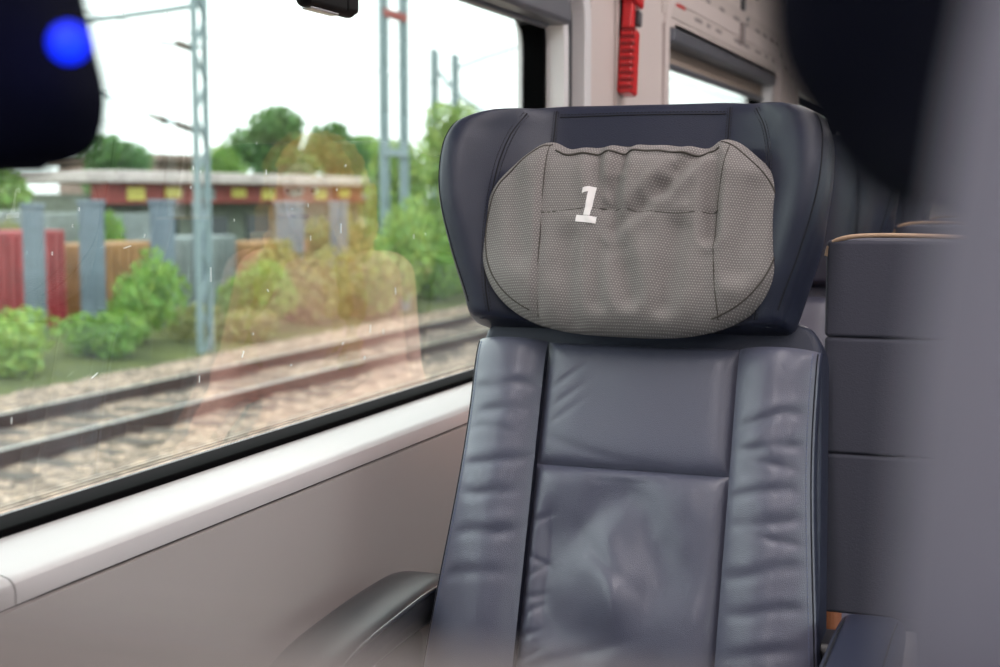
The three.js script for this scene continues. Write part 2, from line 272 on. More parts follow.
// ------------------------------------------------------------------ seats
const REC = 18 * Math.PI / 180;
const backFrame = (rec) => new THREE.Matrix4().makeTranslation(0, 1.046, 0).multiply(new THREE.Matrix4().makeRotationX(-rec)); // (across, up the back, forward) -> seat
let BACK = backFrame(REC);
const toSeat = (g) => g.applyMatrix4(BACK);
const curve = (tab) => (v) => { if (v <= tab[0][0]) return tab[0][1]; for (let i = 1; i < tab.length; i++) if (v <= tab[i][0]) { const [a, p] = tab[i - 1], [b, q] = tab[i]; const t = (v - a) / (b - a), m0 = i > 1 ? (q - tab[i - 2][1]) / (b - tab[i - 2][0]) : (q - p) / (b - a), m1 = i < tab.length - 1 ? (tab[i + 1][1] - p) / (tab[i + 1][0] - a) : (q - p) / (b - a), d = b - a; return (2 * t ** 3 - 3 * t * t + 1) * p + (t ** 3 - 2 * t * t + t) * m0 * d + (-2 * t ** 3 + 3 * t * t) * q + (t ** 3 - t * t) * m1 * d; } return tab.at(-1)[1]; };
// headrest: closed section swept up; wings come forward on both sides
const SECT = new THREE.CatmullRomCurve3([[0, .012], [.09, .012], [.15, .017], [.198, .042], [.236, .08], [.265, .1], [.288, .098], [.3, .078], [.303, .03], [.297, -.03], [.272, -.075], [.22, -.095], [.1, -.1], [0, -.1]].map(([a, b]) => V3(a, b, 0)), false, 'centripetal');
const SECT_N = 56, SECT_P = Array.from({ length: SECT_N + 1 }, (_, i) => SECT.getPoint(i / SECT_N));
const HEAD = { // off shifts it sideways
  window: { lo: .012, hi: .362, R: .026, R0: .012, w: curve([[0, .236], [.03, .245], [.1, .271], [.18, .293], [.25, .297], [.31, .291], [.35, .272]]), b: curve([[0, .252], [.06, .268], [.14, .285], [.36, .286]]), d: curve([[0, .35], [.08, .66], [.18, .98], [.28, 1], [.35, .8]]), off: -.028 },
  corner: { lo: .012, hi: .38, R: .011, w: curve([[0, .289], [.006, .2935], [.016, .299], [.03, .301], [.05, .296], [.08, .289], [.2, .28], [.36, .27]]), b: () => .27, d: curve([[0, .9], [.18, 1], [.28, 1], [.36, .75]]), off: 0 },
  near: { lo: .012, hi: .38, R: .012, b: () => .262, w: curve([[0, .272], [.02, .288], [.04, .3], [.07, .302], [.16, .296], [.3, .29], [.36, .28]]), d: curve([[0, .4], [.06, .9], [.18, 1], [.28, 1], [.36, .75]]), off: .016 },
};
function headPoint(h, i, v) { // i runs -N..N round the section from the front, v up from the bottom
  const p = SECT_P[Math.abs(i)], s = Math.sign(i), H = h.hi - h.lo, R = v < H / 2 ? h.R0 || h.R : h.R, e = v < R ? R - v : v > H - R ? v - (H - R) : 0;
  const ins = e > 0 ? R - Math.sqrt(Math.max(0, R * R - e * e)) : 0, ws = lerp(h.b(v), h.w(v), sstep(-.04, .05, p.y)) / .303, d = h.d(v);
  let u = p.x * ws, n = p.y > .012 ? .012 + (p.y - .012) * d : p.y;
  const k = 1 - ins / .3; u *= 1 - ins / Math.max(.1, h.w(v)); n = -.044 + (n + .044) * (1 - ins / .09 * Math.min(1, .09 / Math.max(.056, Math.abs(n + .044))));
  return [s * u + h.off, h.lo + v - .034 * sstep(.11, .27, Math.abs(u)) * sstep(.5, 1, v / H), n];
}
function headNormalDepth(h, u, v) { // front surface height at (u, v)
  const s = u - h.off < 0 ? -1 : 1; let best = null;
  for (let i = 0; i < 30; i++) { const a = headPoint(h, s * i, v), b = headPoint(h, s * (i + 1), v); if ((a[0] - u) * (b[0] - u) <= 0) { const t = (u - a[0]) / ((b[0] - a[0]) || 1e-9); return lerp(a[2], b[2], t); } best = b[2]; }
  return best;
}
function headGeo(h) {
  const nv = 60, n2 = SECT_N * 2, H = h.hi - h.lo;
  const vv = (t) => { const a = .5 - .5 * Math.cos(Math.PI * t); return H * lerp(t, a, .75); };
  const side = gridGeo(n2, nv, (s, t) => { const i = Math.round((s * 2 - 1) * SECT_N), p = headPoint(h, i === 0 ? 0 : i, vv(t)); return [...p, (s * 2 - 1) * .48, p[1]]; });
  const caps = [0, H].map((v, q) => gridGeo(SECT_N, 6, (s, t) => { // strips from the front edge to the back edge
    const i = Math.round((s * 2 - 1) * SECT_N / 2), g = i < 0 ? -1 : 1, A = headPoint(h, i, v), B = headPoint(h, g * (SECT_N - Math.abs(i)), v);
    return [lerp(A[0], B[0], t), lerp(A[1], B[1], t) + (q ? .002 : -.002) * Math.sin(Math.PI * t), lerp(A[2], B[2], t), A[0], t * .1]; }, q === 0));
  return merge([side, ...caps]);
}
function seamOn(surf, line, gap, parent, name = 'seam', thread = M.threadDark) { // a dark seam with a row of stitches on both sides, lying on a surface n = surf(u, v)
  const c = new THREE.CatmullRomCurve3(line.map(([u, v]) => V3(u, v, 0))), L = c.getLength(), N = Math.max(8, Math.round(L / .008)), pts = [], st = [];
  for (let i = 0; i <= N; i++) { const p = c.getPointAt(i / N); pts.push(V3(p.x, p.y, surf(p.x, p.y) + .0003)); }
  const m = part(name, toSeat(tube(pts, .0011, N * 2, 5)), M.seam, parent);
  const K = Math.round(L / .0055);
  for (const s of gap) for (let i = 0; i < K; i++) {
    const a = c.getPointAt((i + .15) / K), b = c.getPointAt((i + .8) / K), t = c.getTangentAt((i + .5) / K), nx = -t.y * s, ny = t.x * s, q = (p) => [p.x + nx, p.y + ny, surf(p.x + nx, p.y + ny) + .0006];
    st.push(bar(q(a), q(b), .0011, .0009));
  }
  if (st.length) { part('stitching', toSeat(merge(st)), thread, parent); }
  return m;
}
// backrest
const HWB = (v) => .26 + .03 * sstep(-.1, -.6, v);
const IN = .146, V_TOP = -.014, V_SEAM = -.2, V_BOT = -.6;
const puff = (d, r, a) => a * (1 - Math.exp(-Math.max(0, d) / r));
function creases(list, s, v) { let n = 0; for (const [vk, tilt, w, a, s0] of list) n -= .8 * a * (.2 + 1.1 * vnoise(s * 3.5, vk * 61, 8)) * (gauss((v - vk - tilt * (s - .5) - .010 * (vnoise(s * 3.2, vk * 90, 1) - .5)) / (w * 1.25)) - .55 * gauss((v - vk - .016 - tilt * (s - .5)) / (w * 1.6))) * sstep(s0 - .35, s0 + .1, s) * sstep(1.0, .72, s); return n; }
const rightCreases = [[-.118, .03, .007, .004, .25], [-.16, .018, .006, .0035, .3], [-.178, -.02, .005, .0025, .5], [-.222, .026, .007, .0042, .2], [-.262, .02, .006, .004, .3], [-.283, -.012, .005, .003, .5], [-.33, .03, .008, .0045, .2], [-.385, .02, .007, .004, .3], [-.44, .03, .008, .004, .2]];
const leftCreases = [[-.09, -.016, .006, .0028, .2], [-.128, -.022, .007, .0034, .3], [-.156, .012, .005, .0026, .5], [-.205, -.02, .007, .0036, .2], [-.25, -.014, .007, .003, .3], [-.31, -.02, .008, .0034, .2], [-.37, -.016, .008, .0036, .3]];
function bolsterN(sd, s, v) { // s from inner seam 0 to outer edge 1
  const end = Math.min(V_TOP - v, v - V_BOT) + .0;
  let n = -.012 + .030 * Math.sin(Math.PI * Math.min(1, .08 + s * .86)) ** .85 + puff(s * .115, .010, .006) + puff((1 - s) * .115, .012, .008) - .004;
  n += puff(end, .012, .012) - .012;
  n += creases(sd > 0 ? rightCreases : leftCreases, s, v) + .0022 * (vnoise(s * 3 + sd * 9, v * 26, 3) - .5) * sstep(0, .2, s) * sstep(1, .8, s);
  return n;
}
function centreN(u, v, lower) {
  const e1 = IN - Math.abs(u), e2 = lower ? V_SEAM - v : Math.min(V_TOP - v, v - V_SEAM);
  const base = -.014 + puff(e1, .012, .016) * puff(e2, .010, 1), win = sstep(.004, .035, e1) * sstep(.0, .02, e2); let n = 0;
  let pucker = 0;
  if (lower) { // sat-in hollow with a slack hump in its middle and folds running to the edges
    const x = u + .03 + .03 * (vnoise(u * 14, v * 14, 21) - .5), y = v + .35 + .03 * (vnoise(u * 13, v * 12, 27) - .5), r = Math.hypot(x / .95, y / 1.25), a = Math.atan2(y, x);
    n += -.017 * (.6 + .4 * Math.sin(a - .9)) * gauss((r - .084 - .012 * Math.sin(a * 2 + .7)) / .034) + .016 * gauss((x - .020 + y * .2) / .034) * gauss((y + .025) / .06);
    n += -.003 * gauss((x * .6 + y * .8 - .02) / .012) * gauss((x * .8 - y * .6) / .06);
    n += .006 * (vnoise(u * 16, v * 12, 7) - .5) + .0016 * (vnoise(u * 45, v * 30, 2) - .5);
    for (const [q, m] of [[-.29, .5], [-.335, -.4], [-.37, .7], [-.4, .3], [-.425, .6], [-.455, .4], [-.49, .5]]) pucker -= .0024 * gauss((v - q - m * (u + IN)) / .006) * sstep(-.098, -.128, u) * sstep(.0, .008, e1);
    n += -.0022 * gauss((v + .47 - .35 * (u + .05)) / .010) * sstep(.14, .03, Math.abs(u + .07));
  } else {
    n += .0022 * (vnoise(u * 14 + 4, v * 12, 5) - .5);
    for (const [k, q] of [[.0, .0022], [.03, .0018], [.055, .0014]]) n += -q * gauss((v + .085 + k - .75 * (u + .13)) / .006) * sstep(-.05, -.12, u);
    n += -.002 * gauss((v + .17 + .25 * (u + .1)) / .01);
  }
  return base + n * win + pucker;
}
function backBody() { // padded slab behind the panels, trapezoid with soft edges
  const s = new THREE.Shape(), w0 = HWB(V_TOP), w1 = HWB(V_BOT);
  s.moveTo(-w1 + .01, V_BOT); s.lineTo(w1 - .01, V_BOT); s.lineTo(w0 - .01, V_TOP - .012); s.quadraticCurveTo(w0 - .012, .02, w0 - .04, .02); s.lineTo(-w0 + .04, .02); s.quadraticCurveTo(-w0 + .012, .02, -w0 + .01, V_TOP - .012); s.closePath();
  const g = new THREE.ExtrudeGeometry(s, { depth: .07, bevelEnabled: true, bevelSize: .011, bevelThickness: .012, bevelSegments: 4, steps: 1 }); g.translate(0, 0, -.107); return boxUV(g);
}
const padCentre = [-.018, .143], PAD_W = .236;
function padEdge(u) { // upper and lower edge of the head cushion at u
  const x = clamp((u - padCentre[0]) / PAD_W, -1, 1), q = (1 - Math.abs(x) ** 2.7) ** (1 / 2.4);
  const ears = .011 * gauss((Math.abs(u - padCentre[0]) - .146) / .03), dip = -.012 * sstep(.135, .1, Math.abs(u - padCentre[0]));
  return [padCentre[1] - .158 * (1 - Math.abs(x) ** 2.9) ** (1 / 2.2) - .004 * x, padCentre[1] + .146 * q + ears + dip * q];
}
const foldLines = [[-.078, .275, -.052, .165, .011, .0062], [-.052, .165, -.05, .03, .013, .004], [-.034, .278, -.04, .2, .010, .0085], [-.04, .2, -.034, .14, .011, .008], [.088, .27, .03, .2, .011, .0085], [.03, .2, -.028, .142, .011, .0065], [.048, .28, .036, .2, .012, .004], [-.1, .12, -.085, .0, .016, .0035], [.102, .262, .108, .13, .010, .006], [.06, .14, .05, .03, .015, .0045], [-.034, .14, .0, .04, .015, .005], [-.2, .22, -.17, .1, .016, .003], [.17, .2, .15, .08, .016, .003]];
const segDist = (x, y, a, b, c, d) => { const t = clamp(((x - a) * (c - a) + (y - b) * (d - b)) / ((c - a) ** 2 + (d - b) ** 2), 0, 1); return Math.hypot(x - a - t * (c - a), y - b - t * (d - b)); };
const seamL = (v) => -.141 - .010 * sstep(.0, .28, v), seamR = (v) => .126 - .012 * Math.sin(Math.PI * clamp((v - .02) / .26, 0, 1));
function padN(u, v, t) {
  const x = (u - padCentre[0]) / PAD_W, e = Math.min(t, 1 - t) * 2, r = Math.max(0, 1 - Math.abs(x) ** 5);
  const k = Math.min(1, Math.sqrt(Math.max(0, 1 - (1 - Math.min(1, e / .42)) ** 2)) * 1.0) * Math.sqrt(r);
  let n = .046 + .046 * k - .006 * x * x;
  let fold = 0, ridge = 0; for (const [a, b, c, d, w, q] of foldLines) { const D = segDist(u, v, a, b, c, d) / w; fold = Math.max(fold, q * gauss(D)); ridge = Math.max(ridge, q * gauss((D - 2) / .9)); }
  n += (.8 * ridge - 2.2 * fold) * Math.sqrt(k);
  n -= .006 * sstep(-.006, .012, u - seamL(v)) * sstep(-.006, .012, seamR(v) - u) * k;
  n -= .0075 * gauss((u - seamL(v)) / .005) * k + .0045 * gauss((u - seamR(v)) / .0045) * k;
  n -= .0016 * gauss((v - .166 + .004 * Math.sin(u * 30)) / .0035) * sstep(seamL(v) - .002, seamL(v) + .01, u) * sstep(seamR(v) + .002, seamR(v) - .01, u);
  n -= .002 * gauss((v - .252) / .004) * sstep(-.15, -.13, u) * sstep(.12, .1, u);
  n += .005 * (vnoise(u * 18, v * 13, 9) - .5) * k + .002 * (vnoise(u * 50, v * 40, 4) - .5) * k;
  return n;
}
const padMap = (s, t) => { const u = padCentre[0] + (PAD_W - .0005) * Math.sin((s * 2 - 1) * Math.PI / 2 * .985), [a, b] = padEdge(u), v = lerp(a, b, .5 - .5 * Math.cos(Math.PI * lerp(.5, t, 1) * 1) * 1); return [u, v, (v - a) / (b - a)]; };
function padFront(u, v) { const [a, b] = padEdge(u); return padN(u, v, (v - a) / (b - a)); }
function headCushion(parent) {
  const N = 120, K = 90;
  const front = gridGeo(N, K, (s, t) => { const u = padCentre[0] + (PAD_W - .0005) * Math.sin((s * 2 - 1) * Math.PI / 2 * .985), [a, b] = padEdge(u), q = .5 - .5 * Math.cos(Math.PI * t), v = lerp(a, b, q); return [u, v, padN(u, v, q), u, v]; });
  const back = gridGeo(N, 10, (s, t) => { const u = padCentre[0] + (PAD_W - .0005) * Math.sin((s * 2 - 1) * Math.PI / 2 * .985), [a, b] = padEdge(u), q = .5 - .5 * Math.cos(Math.PI * t), v = lerp(a, b, q); return [u, v, .046 - .010 * ((u - padCentre[0]) / PAD_W) ** 2 - .03 * Math.sqrt(Math.max(0, 4 * q * (1 - q))), u, v]; }, true);
  const pad = part('head_cushion', toSeat(merge([front, back])), M.cloth, parent, 'grey woven head cushion with a white numeral');
  for (const f of [seamL, seamR]) { const pts = []; for (let i = 0; i <= 20; i++) { const q = lerp(.035, .955, i / 20), u0 = f(lerp(0, .28, q)), [a, b] = padEdge(u0), v = lerp(a, b, q); pts.push(V3(f(v), v, padFront(f(v), v) + .0002)); } part('cushion_seam', toSeat(tube(pts, .0011, 60, 5)), M.clothSeam, pad); }
  const h = []; for (let i = 0; i <= 24; i++) { const u = lerp(-.148, .117, i / 24), v = .166 - .004 * Math.sin(u * 30); h.push(V3(u, v, padFront(u, v))); } part('cushion_seam', toSeat(tube(h, .0008, 60, 5)), M.clothSeam, pad);
  const piping = []; for (let i = 0; i <= 40; i++) { const u = lerp(-.139, .108, i / 40), [a, b] = padEdge(u), v = lerp(a, b, .94); piping.push(V3(u, v, padFront(u, v) + .001)); } part('cushion_seam', toSeat(tube(piping, .0016, 80, 6)), M.clothSeam, pad);
  for (const sd of [-1, 1]) { // gusset seams follow the rounded ends a little inside the outline
    const out = []; for (let i = 0; i <= 60; i++) { const x = Math.sin(lerp(.62, 1.55, i / 60)), u = padCentre[0] + sd * PAD_W * x, [e0, e1] = padEdge(u); out.push([u, e1]); } for (let i = 60; i >= 0; i--) { const x = Math.sin(lerp(.66, 1.55, i / 60)), u = padCentre[0] + sd * PAD_W * x, [e0] = padEdge(u); out.push([u, e0]); }
    const p = out.map(([u, v]) => { const U = padCentre[0] + (u - padCentre[0]) * .935, V = padCentre[1] + (v - padCentre[1]) * .93; return V3(U, V, padFront(U, V) + .0004); });
    part('cushion_seam', toSeat(tube(p, .0012, 160, 5)), M.clothSeam, pad); }
  // the numeral: slanted stem, flag and foot, lying on the cloth
  const X0 = -.0935, Y0 = .147, put = (xx, yy) => { const x = xx * 1.08, y = yy * 1.2; const u = X0 + x + y * .10 + .0, v = Y0 + y - x * .08; return [u, v, padFront(u, v) + .0012]; };
  const bars = [[[.0115, .009], [.0205, .009], [.0205, .0465], [.0115, .0465]], [[.002, .0], [.030, .0], [.030, .0085], [.002, .0085]], [[.0035, .036], [.0115, .0395], [.0115, .0465], [.0035, .043]]];
  const gs = bars.map((q) => gridGeo(8, 14, (s, t) => { const x = lerp(lerp(q[0][0], q[1][0], s), lerp(q[3][0], q[2][0], s), t), y = lerp(lerp(q[0][1], q[1][1], s), lerp(q[3][1], q[2][1], s), t); return put(x, y); }));
  part('numeral', toSeat(merge(gs)), M.white, pad, 'white printed numeral one');
  return pad;
}
function armSweep(path, w, h, rad, taper) { // rounded section swept along a path in (y, z)
  const n = path.length - 1, K = 28; return gridGeo(K, n * 8, (s, t) => {
    const f = t * n, i = Math.min(n - 1, Math.floor(f)), q = f - i, P = (k) => path[clamp(k, 0, n)], cr = (a, b, c, d) => .5 * (2 * b + (c - a) * q + (2 * a - 5 * b + 4 * c - d) * q * q + (3 * b - a - 3 * c + d) * q ** 3);
    const y = cr(P(i - 1)[0], P(i)[0], P(i + 1)[0], P(i + 2)[0]), z = cr(P(i - 1)[1], P(i)[1], P(i + 1)[1], P(i + 2)[1]), e = Math.min(t, 1 - t) * n * .5, k = Math.sqrt(clamp(1 - (1 - Math.min(1, e / .12)) ** 2, 0, 1)) * (.15) + .85, cl = Math.min(1, Math.min(t, 1 - t) / .002);
    const a = s * Math.PI * 2, c = Math.cos(a), d = Math.sin(a), p = 2 / rad, X = Math.sign(c) * Math.abs(c) ** p * w / 2 * k * cl, Y = Math.sign(d) * Math.abs(d) ** p * h / 2 * (taper ? lerp(1, taper, t) : 1) * k * cl;
    return [X, y + Y, z, a * w / 4, z]; }, true);
}
function shellGeo() { // back shell, rounded off towards its top
  const s = new THREE.Shape(), tab = [[-.56, .26], [.0, .26], [.1, .2605], [.14, .26], [.18, .258], [.22, .253], [.26, .246], [.33, .225], [.4, .19], [.45, .12], [.465, .05]]; s.moveTo(-.262, -.56); for (const [v, w] of tab) s.lineTo(w, v); for (const [v, w] of tab.slice().reverse()) s.lineTo(-w, v); s.closePath();
  const g = new THREE.ExtrudeGeometry(s, { depth: .014, bevelEnabled: true, bevelSize: .011, bevelThickness: .009, bevelSegments: 4 }); g.translate(0, 0, -.127); return boxUV(g);
}
function makeSeat(label, pos, turn, o = {}) {
  const t = thing('train_seat', label, 'seat', pos, turn, o.group);
  BACK = backFrame(o.near ? .035 : REC);
  const h = { ...HEAD[o.head || 'window'] }; const lift = o.lift || 0; h.lo += lift; h.hi += lift;
  const L = o.near ? M.leatherBacklit : M.leather, LH = o.near ? M.leatherBacklit : M.leatherHead;
  const back = part('backrest', toSeat(backBody()), M.leatherDark, t);
  const nU = o.near || o.plain ? 24 : 70, nV = o.near || o.plain ? 40 : 190;
  part('back_panel', toSeat(gridGeo(nU, nV / 2, (s, q) => { const u = lerp(-IN, IN, s), v = lerp(V_SEAM, V_TOP, q); return [u, v, centreN(u, v, false), u, v]; })), L, back);
  part('back_panel', toSeat(gridGeo(nU * 1.6 | 0, nV, (s, q) => { const u = lerp(-IN, IN, s), v = lerp(V_BOT, V_SEAM, q); return [u, v, centreN(u, v, true), u, v]; })), L, back);
  for (const sd of [-1, 1]) {
    part('side_bolster', toSeat(gridGeo(nU, nV, (s, q) => { const v = lerp(V_BOT, V_TOP, q), ss = s, u = sd * lerp(IN, HWB(v), ss); return [u, v, bolsterN(sd, ss, v), u, v]; }, sd < 0)), L, back);
    part('side_welt', toSeat(gridGeo(6, 60, (s, q) => { const v = lerp(V_BOT, V_TOP, q), n = lerp(bolsterN(sd, 1, v), -.03, s); return [sd * (HWB(v) + .003 * Math.sin(s * Math.PI)), v, n, n, v]; }, sd < 0)), M.leatherDark, back);
    const ln = []; for (let i = 0; i <= 14; i++) { const v = lerp(V_BOT + .01, V_TOP - .004, i / 14); ln.push([sd * (HWB(v) - .003), v]); }
    if (!o.near) { seamOn((u, v) => bolsterN(sd, clamp((Math.abs(u) - IN) / (HWB(v) - IN), 0, 1), v), ln, [sd * .006], back, 'piping', M.stitch); }
    else part('piping', toSeat(tube(ln.map(([u, v]) => V3(u, v, bolsterN(sd, 1, v))), .002)), M.seam, back);
  }
  if (o.near) part('back_shell', toSeat(shellGeo()), M.shell, back, 'blue grey padded back shell');
  const head = part('headrest', toSeat(headGeo(h)), LH, t);
  if (lift) for (const x of [-.13, .13]) part('headrest_post', toSeat(box(x - .012, x + .012, -.05, lift + .05, -.07, -.045, .005)), M.metal, t);
  const hs = (u, v) => headNormalDepth(h, u, v - h.lo);
  if (!o.near) {
    for (const sd of [-1, 1]) {
      seamOn(hs, [[.2, .006], [.207, .05], [.211, .12], [.21, .2], [.204, .255], [.193, .297], [.178, .326]].map(([a, b]) => [sd * a + h.off, h.lo + b]), [.004, -.004], head);
      seamOn(hs, [[.136, .336], [.136, .27], [.136, .2]].map(([a, b]) => [sd * a + h.off, h.lo + b]), [.0035, -.0035], head);
    }
    seamOn(hs, [[-.13, .326], [-.05, .328], [.05, .328], [.13, .326]].map(([a, b]) => [a + h.off, h.lo + b]), [.004], head);
    // welt round the outer edge of both wings
    for (const sd of [-1, 1]) { const p = []; for (let i = 0; i <= 24; i++) { const q = headPoint(h, sd * 27, lerp(.02, h.hi - h.lo - .02, i / 24)); p.push(V3(q[0], q[1], q[2])); } part('wing_piping', toSeat(tube(p, .0012, 80, 5)), M.seam, head); }
  }
  if (o.cushion) headCushion(t);
  // cushion, base and armrests
  const sc = part('seat_cushion', (() => { const g = new RoundedBoxGeometry(.54, .14, .5, 6, .045); g.rotateX(.09); g.translate(0, .41, .42); return boxUV(g); })(), L, t);
  for (const x of [-IN, IN]) part('seam', bar([x, .463, .2], [x, .502, .655], .003, .004), M.seam, sc);
  part('seat_base', box(-.2, .2, .03, .35, .2, .55, .02), M.plasticDark, t); part('floor_rail', box(-.24, .24, 0, .035, .12, .62, .008), M.metal, t);
  if (o.arms) {
    const la = part('armrest', armSweep([[.60, -.06], [.626, .02], [.631, .1], [.628, .22], [.617, .36], [.59, .47]], .112, .068, 3.6, .8).translate(-.348, 0, 0), M.plasticDark, t, 'dark curved plastic armrest by the wall');
    part('highlight_bead', tube([[-.294, .648, 0], [-.2935, .657, .1], [-.2935, .653, .22], [-.294, .641, .36], [-.297, .612, .46]], .0035, 60, 8), M.bead, la);  // glossy bead added along the armrest edge to catch a highlight
    const lb = part('armrest_bracket', box(-.39, -.31, .3, .6, .02, .12, .02), M.plasticDark, t);
    const ra = part('armrest', armSweep([[.635, .06], [.640, .14], [.638, .3], [.632, .44], [.61, .52]], .09, .085, 4.5, 1).translate(.348, 0, 0), M.leatherDark, t, 'dark blue padded armrest beside the low seat');
    for (const x of [-.034, .034]) part('seam', tube([[.348 + x, .6755, .085], [.348 + x, .681, .14], [.348 + x, .679, .3], [.348 + x, .672, .44]], .0013), M.seam, ra);
    part('side_cover', (() => { const s = new THREE.Shape([[-.05, .56], [.03, .675], [.09, .66], [.16, .6], [.2, .5], [-.05, .5]].map((p) => new THREE.Vector2(...p))); const g = new THREE.ExtrudeGeometry(s, { depth: .01, bevelEnabled: true, bevelSize: .004, bevelThickness: .004, bevelSegments: 2 }); g.rotateY(-Math.PI / 2); g.translate(.402, -.025, .02); return boxUV(g); })(), M.plasticGrey, ra, 'pale grey plastic cover');
    part('armrest_bracket', box(.25, .34, .575, .635, .0, .09, .015), M.plasticDark, t);
  }
  return t;
}
makeSeat('dark blue leather train seat with a grey head cushion numbered 1, beside the near window', [-.53, 0, -2.0], 0, { cushion: true, arms: true });
makeSeat('leather train seat hidden behind the numbered seat, with the woman in pink on it', [-.53, 0, -3.12], 0, { plain: true });
makeSeat('leather train seat in the third row by the far window, behind the seated woman', [-.53, 0, -4.3], 0, { plain: true });
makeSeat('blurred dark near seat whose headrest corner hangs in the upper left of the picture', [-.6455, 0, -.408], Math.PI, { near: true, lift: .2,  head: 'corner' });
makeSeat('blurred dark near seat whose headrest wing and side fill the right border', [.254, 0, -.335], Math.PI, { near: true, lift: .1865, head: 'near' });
{ const b = thing('blue_spot', 'small round blue glowing spot added on the blurred headrest in the upper left', 'light', [-.3355, 1.3066, -.437], .665); part('spot_disc', (() => { const g = new THREE.SphereGeometry(.0070, 20, 14); g.scale(1, 1, .4); return g; })(), M.blueGlow, b); part('ring', new THREE.TorusGeometry(.0074, .001, 8, 24), M.black, b);  // glowing disc added for a blue spot that has no known lamp
  const l = new THREE.PointLight('#0428ff', .0004); l.position.set(-.330, 1.3085, -.427); l.name = 'blue_spot_glow'; scene.add(l); }  // weak point light added with the disc

function lowSeat(label, z) {
  const t = thing('low_seat', label, 'seat', [-.02, 0, z], 0, undefined), w = .265;
  const back = part('backrest', box(-w, w, .61, 1.186, -.1, -.012, .03), M.seatCloth, t);
  for (const [a, b] of [[.612, .8595], [.8605, 1.0375], [1.0385, 1.184]]) part('back_panel', box(-w + .001, w - .001, a, b, -.05, .004, .006), M.seatCloth, back);
  part('top_piping', tube([[-w + .001, 1.16, 0], [-w + .006, 1.177, 0], [-w + .03, 1.188, 0], [0, 1.189, 0], [w - .03, 1.188, 0], [w - .006, 1.177, 0], [w - .001, 1.16, 0]], .0034, 90, 8), M.tan, back, 'pale tan piping');
  part('seat_cushion', box(-w, w, .34, .47, .0, .5, .04), M.seatCloth, t); part('seat_base', box(-.2, .2, .03, .36, .03, .42, .02), M.plasticDark, t); part('floor_rail', box(-.24, .24, 0, .035, 0, .5, .008), M.metal, t);
  for (const x of [-.19, .19]) part('back_bracket', box(x - .02, x + .02, .36, .66, -.08, -.04, .008), M.plasticDark, t);
}
lowSeat('low dark seat back with tan piping, directly beside the numbered seat', -2.15);
lowSeat('low seat back with tan top edge, second row behind the padded armrest', -3.27);
lowSeat('low seat back with tan top edge, farthest of the three rows', -4.4);

{ // things round the seats
  const bag = thing('tote_bag', 'orange brown leather tote bag glimpsed under the low seat back', 'bag', [-.405, 0, -2.53]);
  part('bag_body', (() => { const s = roundedRect(new THREE.Shape(), -.095, .095, 0, .53, .04); const g = new THREE.ExtrudeGeometry(s, { depth: .09, bevelEnabled: true, bevelSize: .012, bevelThickness: .015, bevelSegments: 3 }); g.translate(0, .012, -.045); return boxUV(g); })(), M.bag, bag);
  for (const z of [-.04, .04]) part('handle', tube([[-.06, .52, z], [-.055, .6, z], [0, .65, z], [.055, .6, z], [.06, .52, z]], .008), M.bag, bag);
  const pt = thing('partition', 'grey low partition edge blurred across the bottom of the picture', 'partition', [-.3, 0, -.15]);
  part('partition_panel', box(-.66, .7, 0, 1.185, -.012, .012, .006), M.partition, pt); part('top_rail', box(-.66, .7, 1.168, 1.1915, -.017, .017, .009), M.partition, pt);
}
{ // emergency hammer in its red holder
  const hm = thing('emergency_hammer', 'red emergency hammer in a holder on the wall between the windows', 'hammer', [XL, 1.6, -3.63]);
  const tilt = (g) => g.rotateX(-.13);
  part('holder', tilt(box(0, .03, .06, .3, -.035, .035, .006)), M.black, hm, 'black holder');
  part('hammer_handle', tilt(box(.006, .045, -.085, .09, -.034, .036, .008)), M.red, hm);
  for (let k = 0; k < 9; k++) part('grip_rib', tilt(box(.012, .049, -.075 + k * .019, -.066 + k * .019, .028, .0385, .002)), M.redDark, hm);
  part('hammer_head', tilt(box(.012, .05, .15, .225, -.05, .056, .012)), M.red, hm); part('hammer_neck', tilt(box(.012, .04, .085, .16, .004, .04, .006)), M.red, hm); part('seal_clip', tilt(box(.03, .05, .1, .14, -.03, .0, .004)), M.greyTrim, hm);
  part('wall_plate', box(0, .006, -.12, .3, -.05, .05, .003), M.sign, hm);
  const sg = thing('notice_strip', 'pale notice strip with a red symbol and small print above the far window', 'sign', [XL, 1.855, -4.2]);
  part('strip_plate', box(0, .004, -.07, .085, -2.4, .12, .002), M.sign, sg);
  part('red_symbol', box(.003, .0055, -.03, .05, -.16, -.02, .001), M.red, sg); for (let k = 0; k < 3; k++) part('symbol_bar', box(.005, .0065, -.02, .035, -.14 + k * .04, -.127 + k * .04), M.sign, sg);
  const r = rng(5); for (let row = 0; row < 3; row++) for (let z = -.3; z > -2.2; z -= .14 + r() * .12) if (r() < .85) part('print_line', box(.003, .0048, .035 - row * .04, .047 - row * .04, z - .05 - r() * .07, z), M.signGrey, sg);
  const hk = thing('coat_hook', 'small dark coat hook on the upper wall above the notice strip', 'hook', [XL, 2.0, -5.3]);
  part('hook_plate', box(0, .008, -.06, .06, -.03, .03, .004), M.greyTrim, hk); part('hook_arm', tube([[0, .02, 0], [.04, .0, 0], [.06, -.02, 0], [.06, .01, 0]], .008), M.greyTrim, hk);
  const bk = thing('wall_bracket', 'narrow dark bracket on the notice strip above the far window', 'bracket', [XL, 1.86, -5.25]); part('bracket_bar', box(.003, .02, -.05, .03, -.02, .02, .006), M.signGrey, bk); part('bracket_screw', new THREE.CylinderGeometry(.008, .008, .008, 10).rotateZ(Math.PI / 2).translate(.032, .04, 0), M.metal, bk);
}

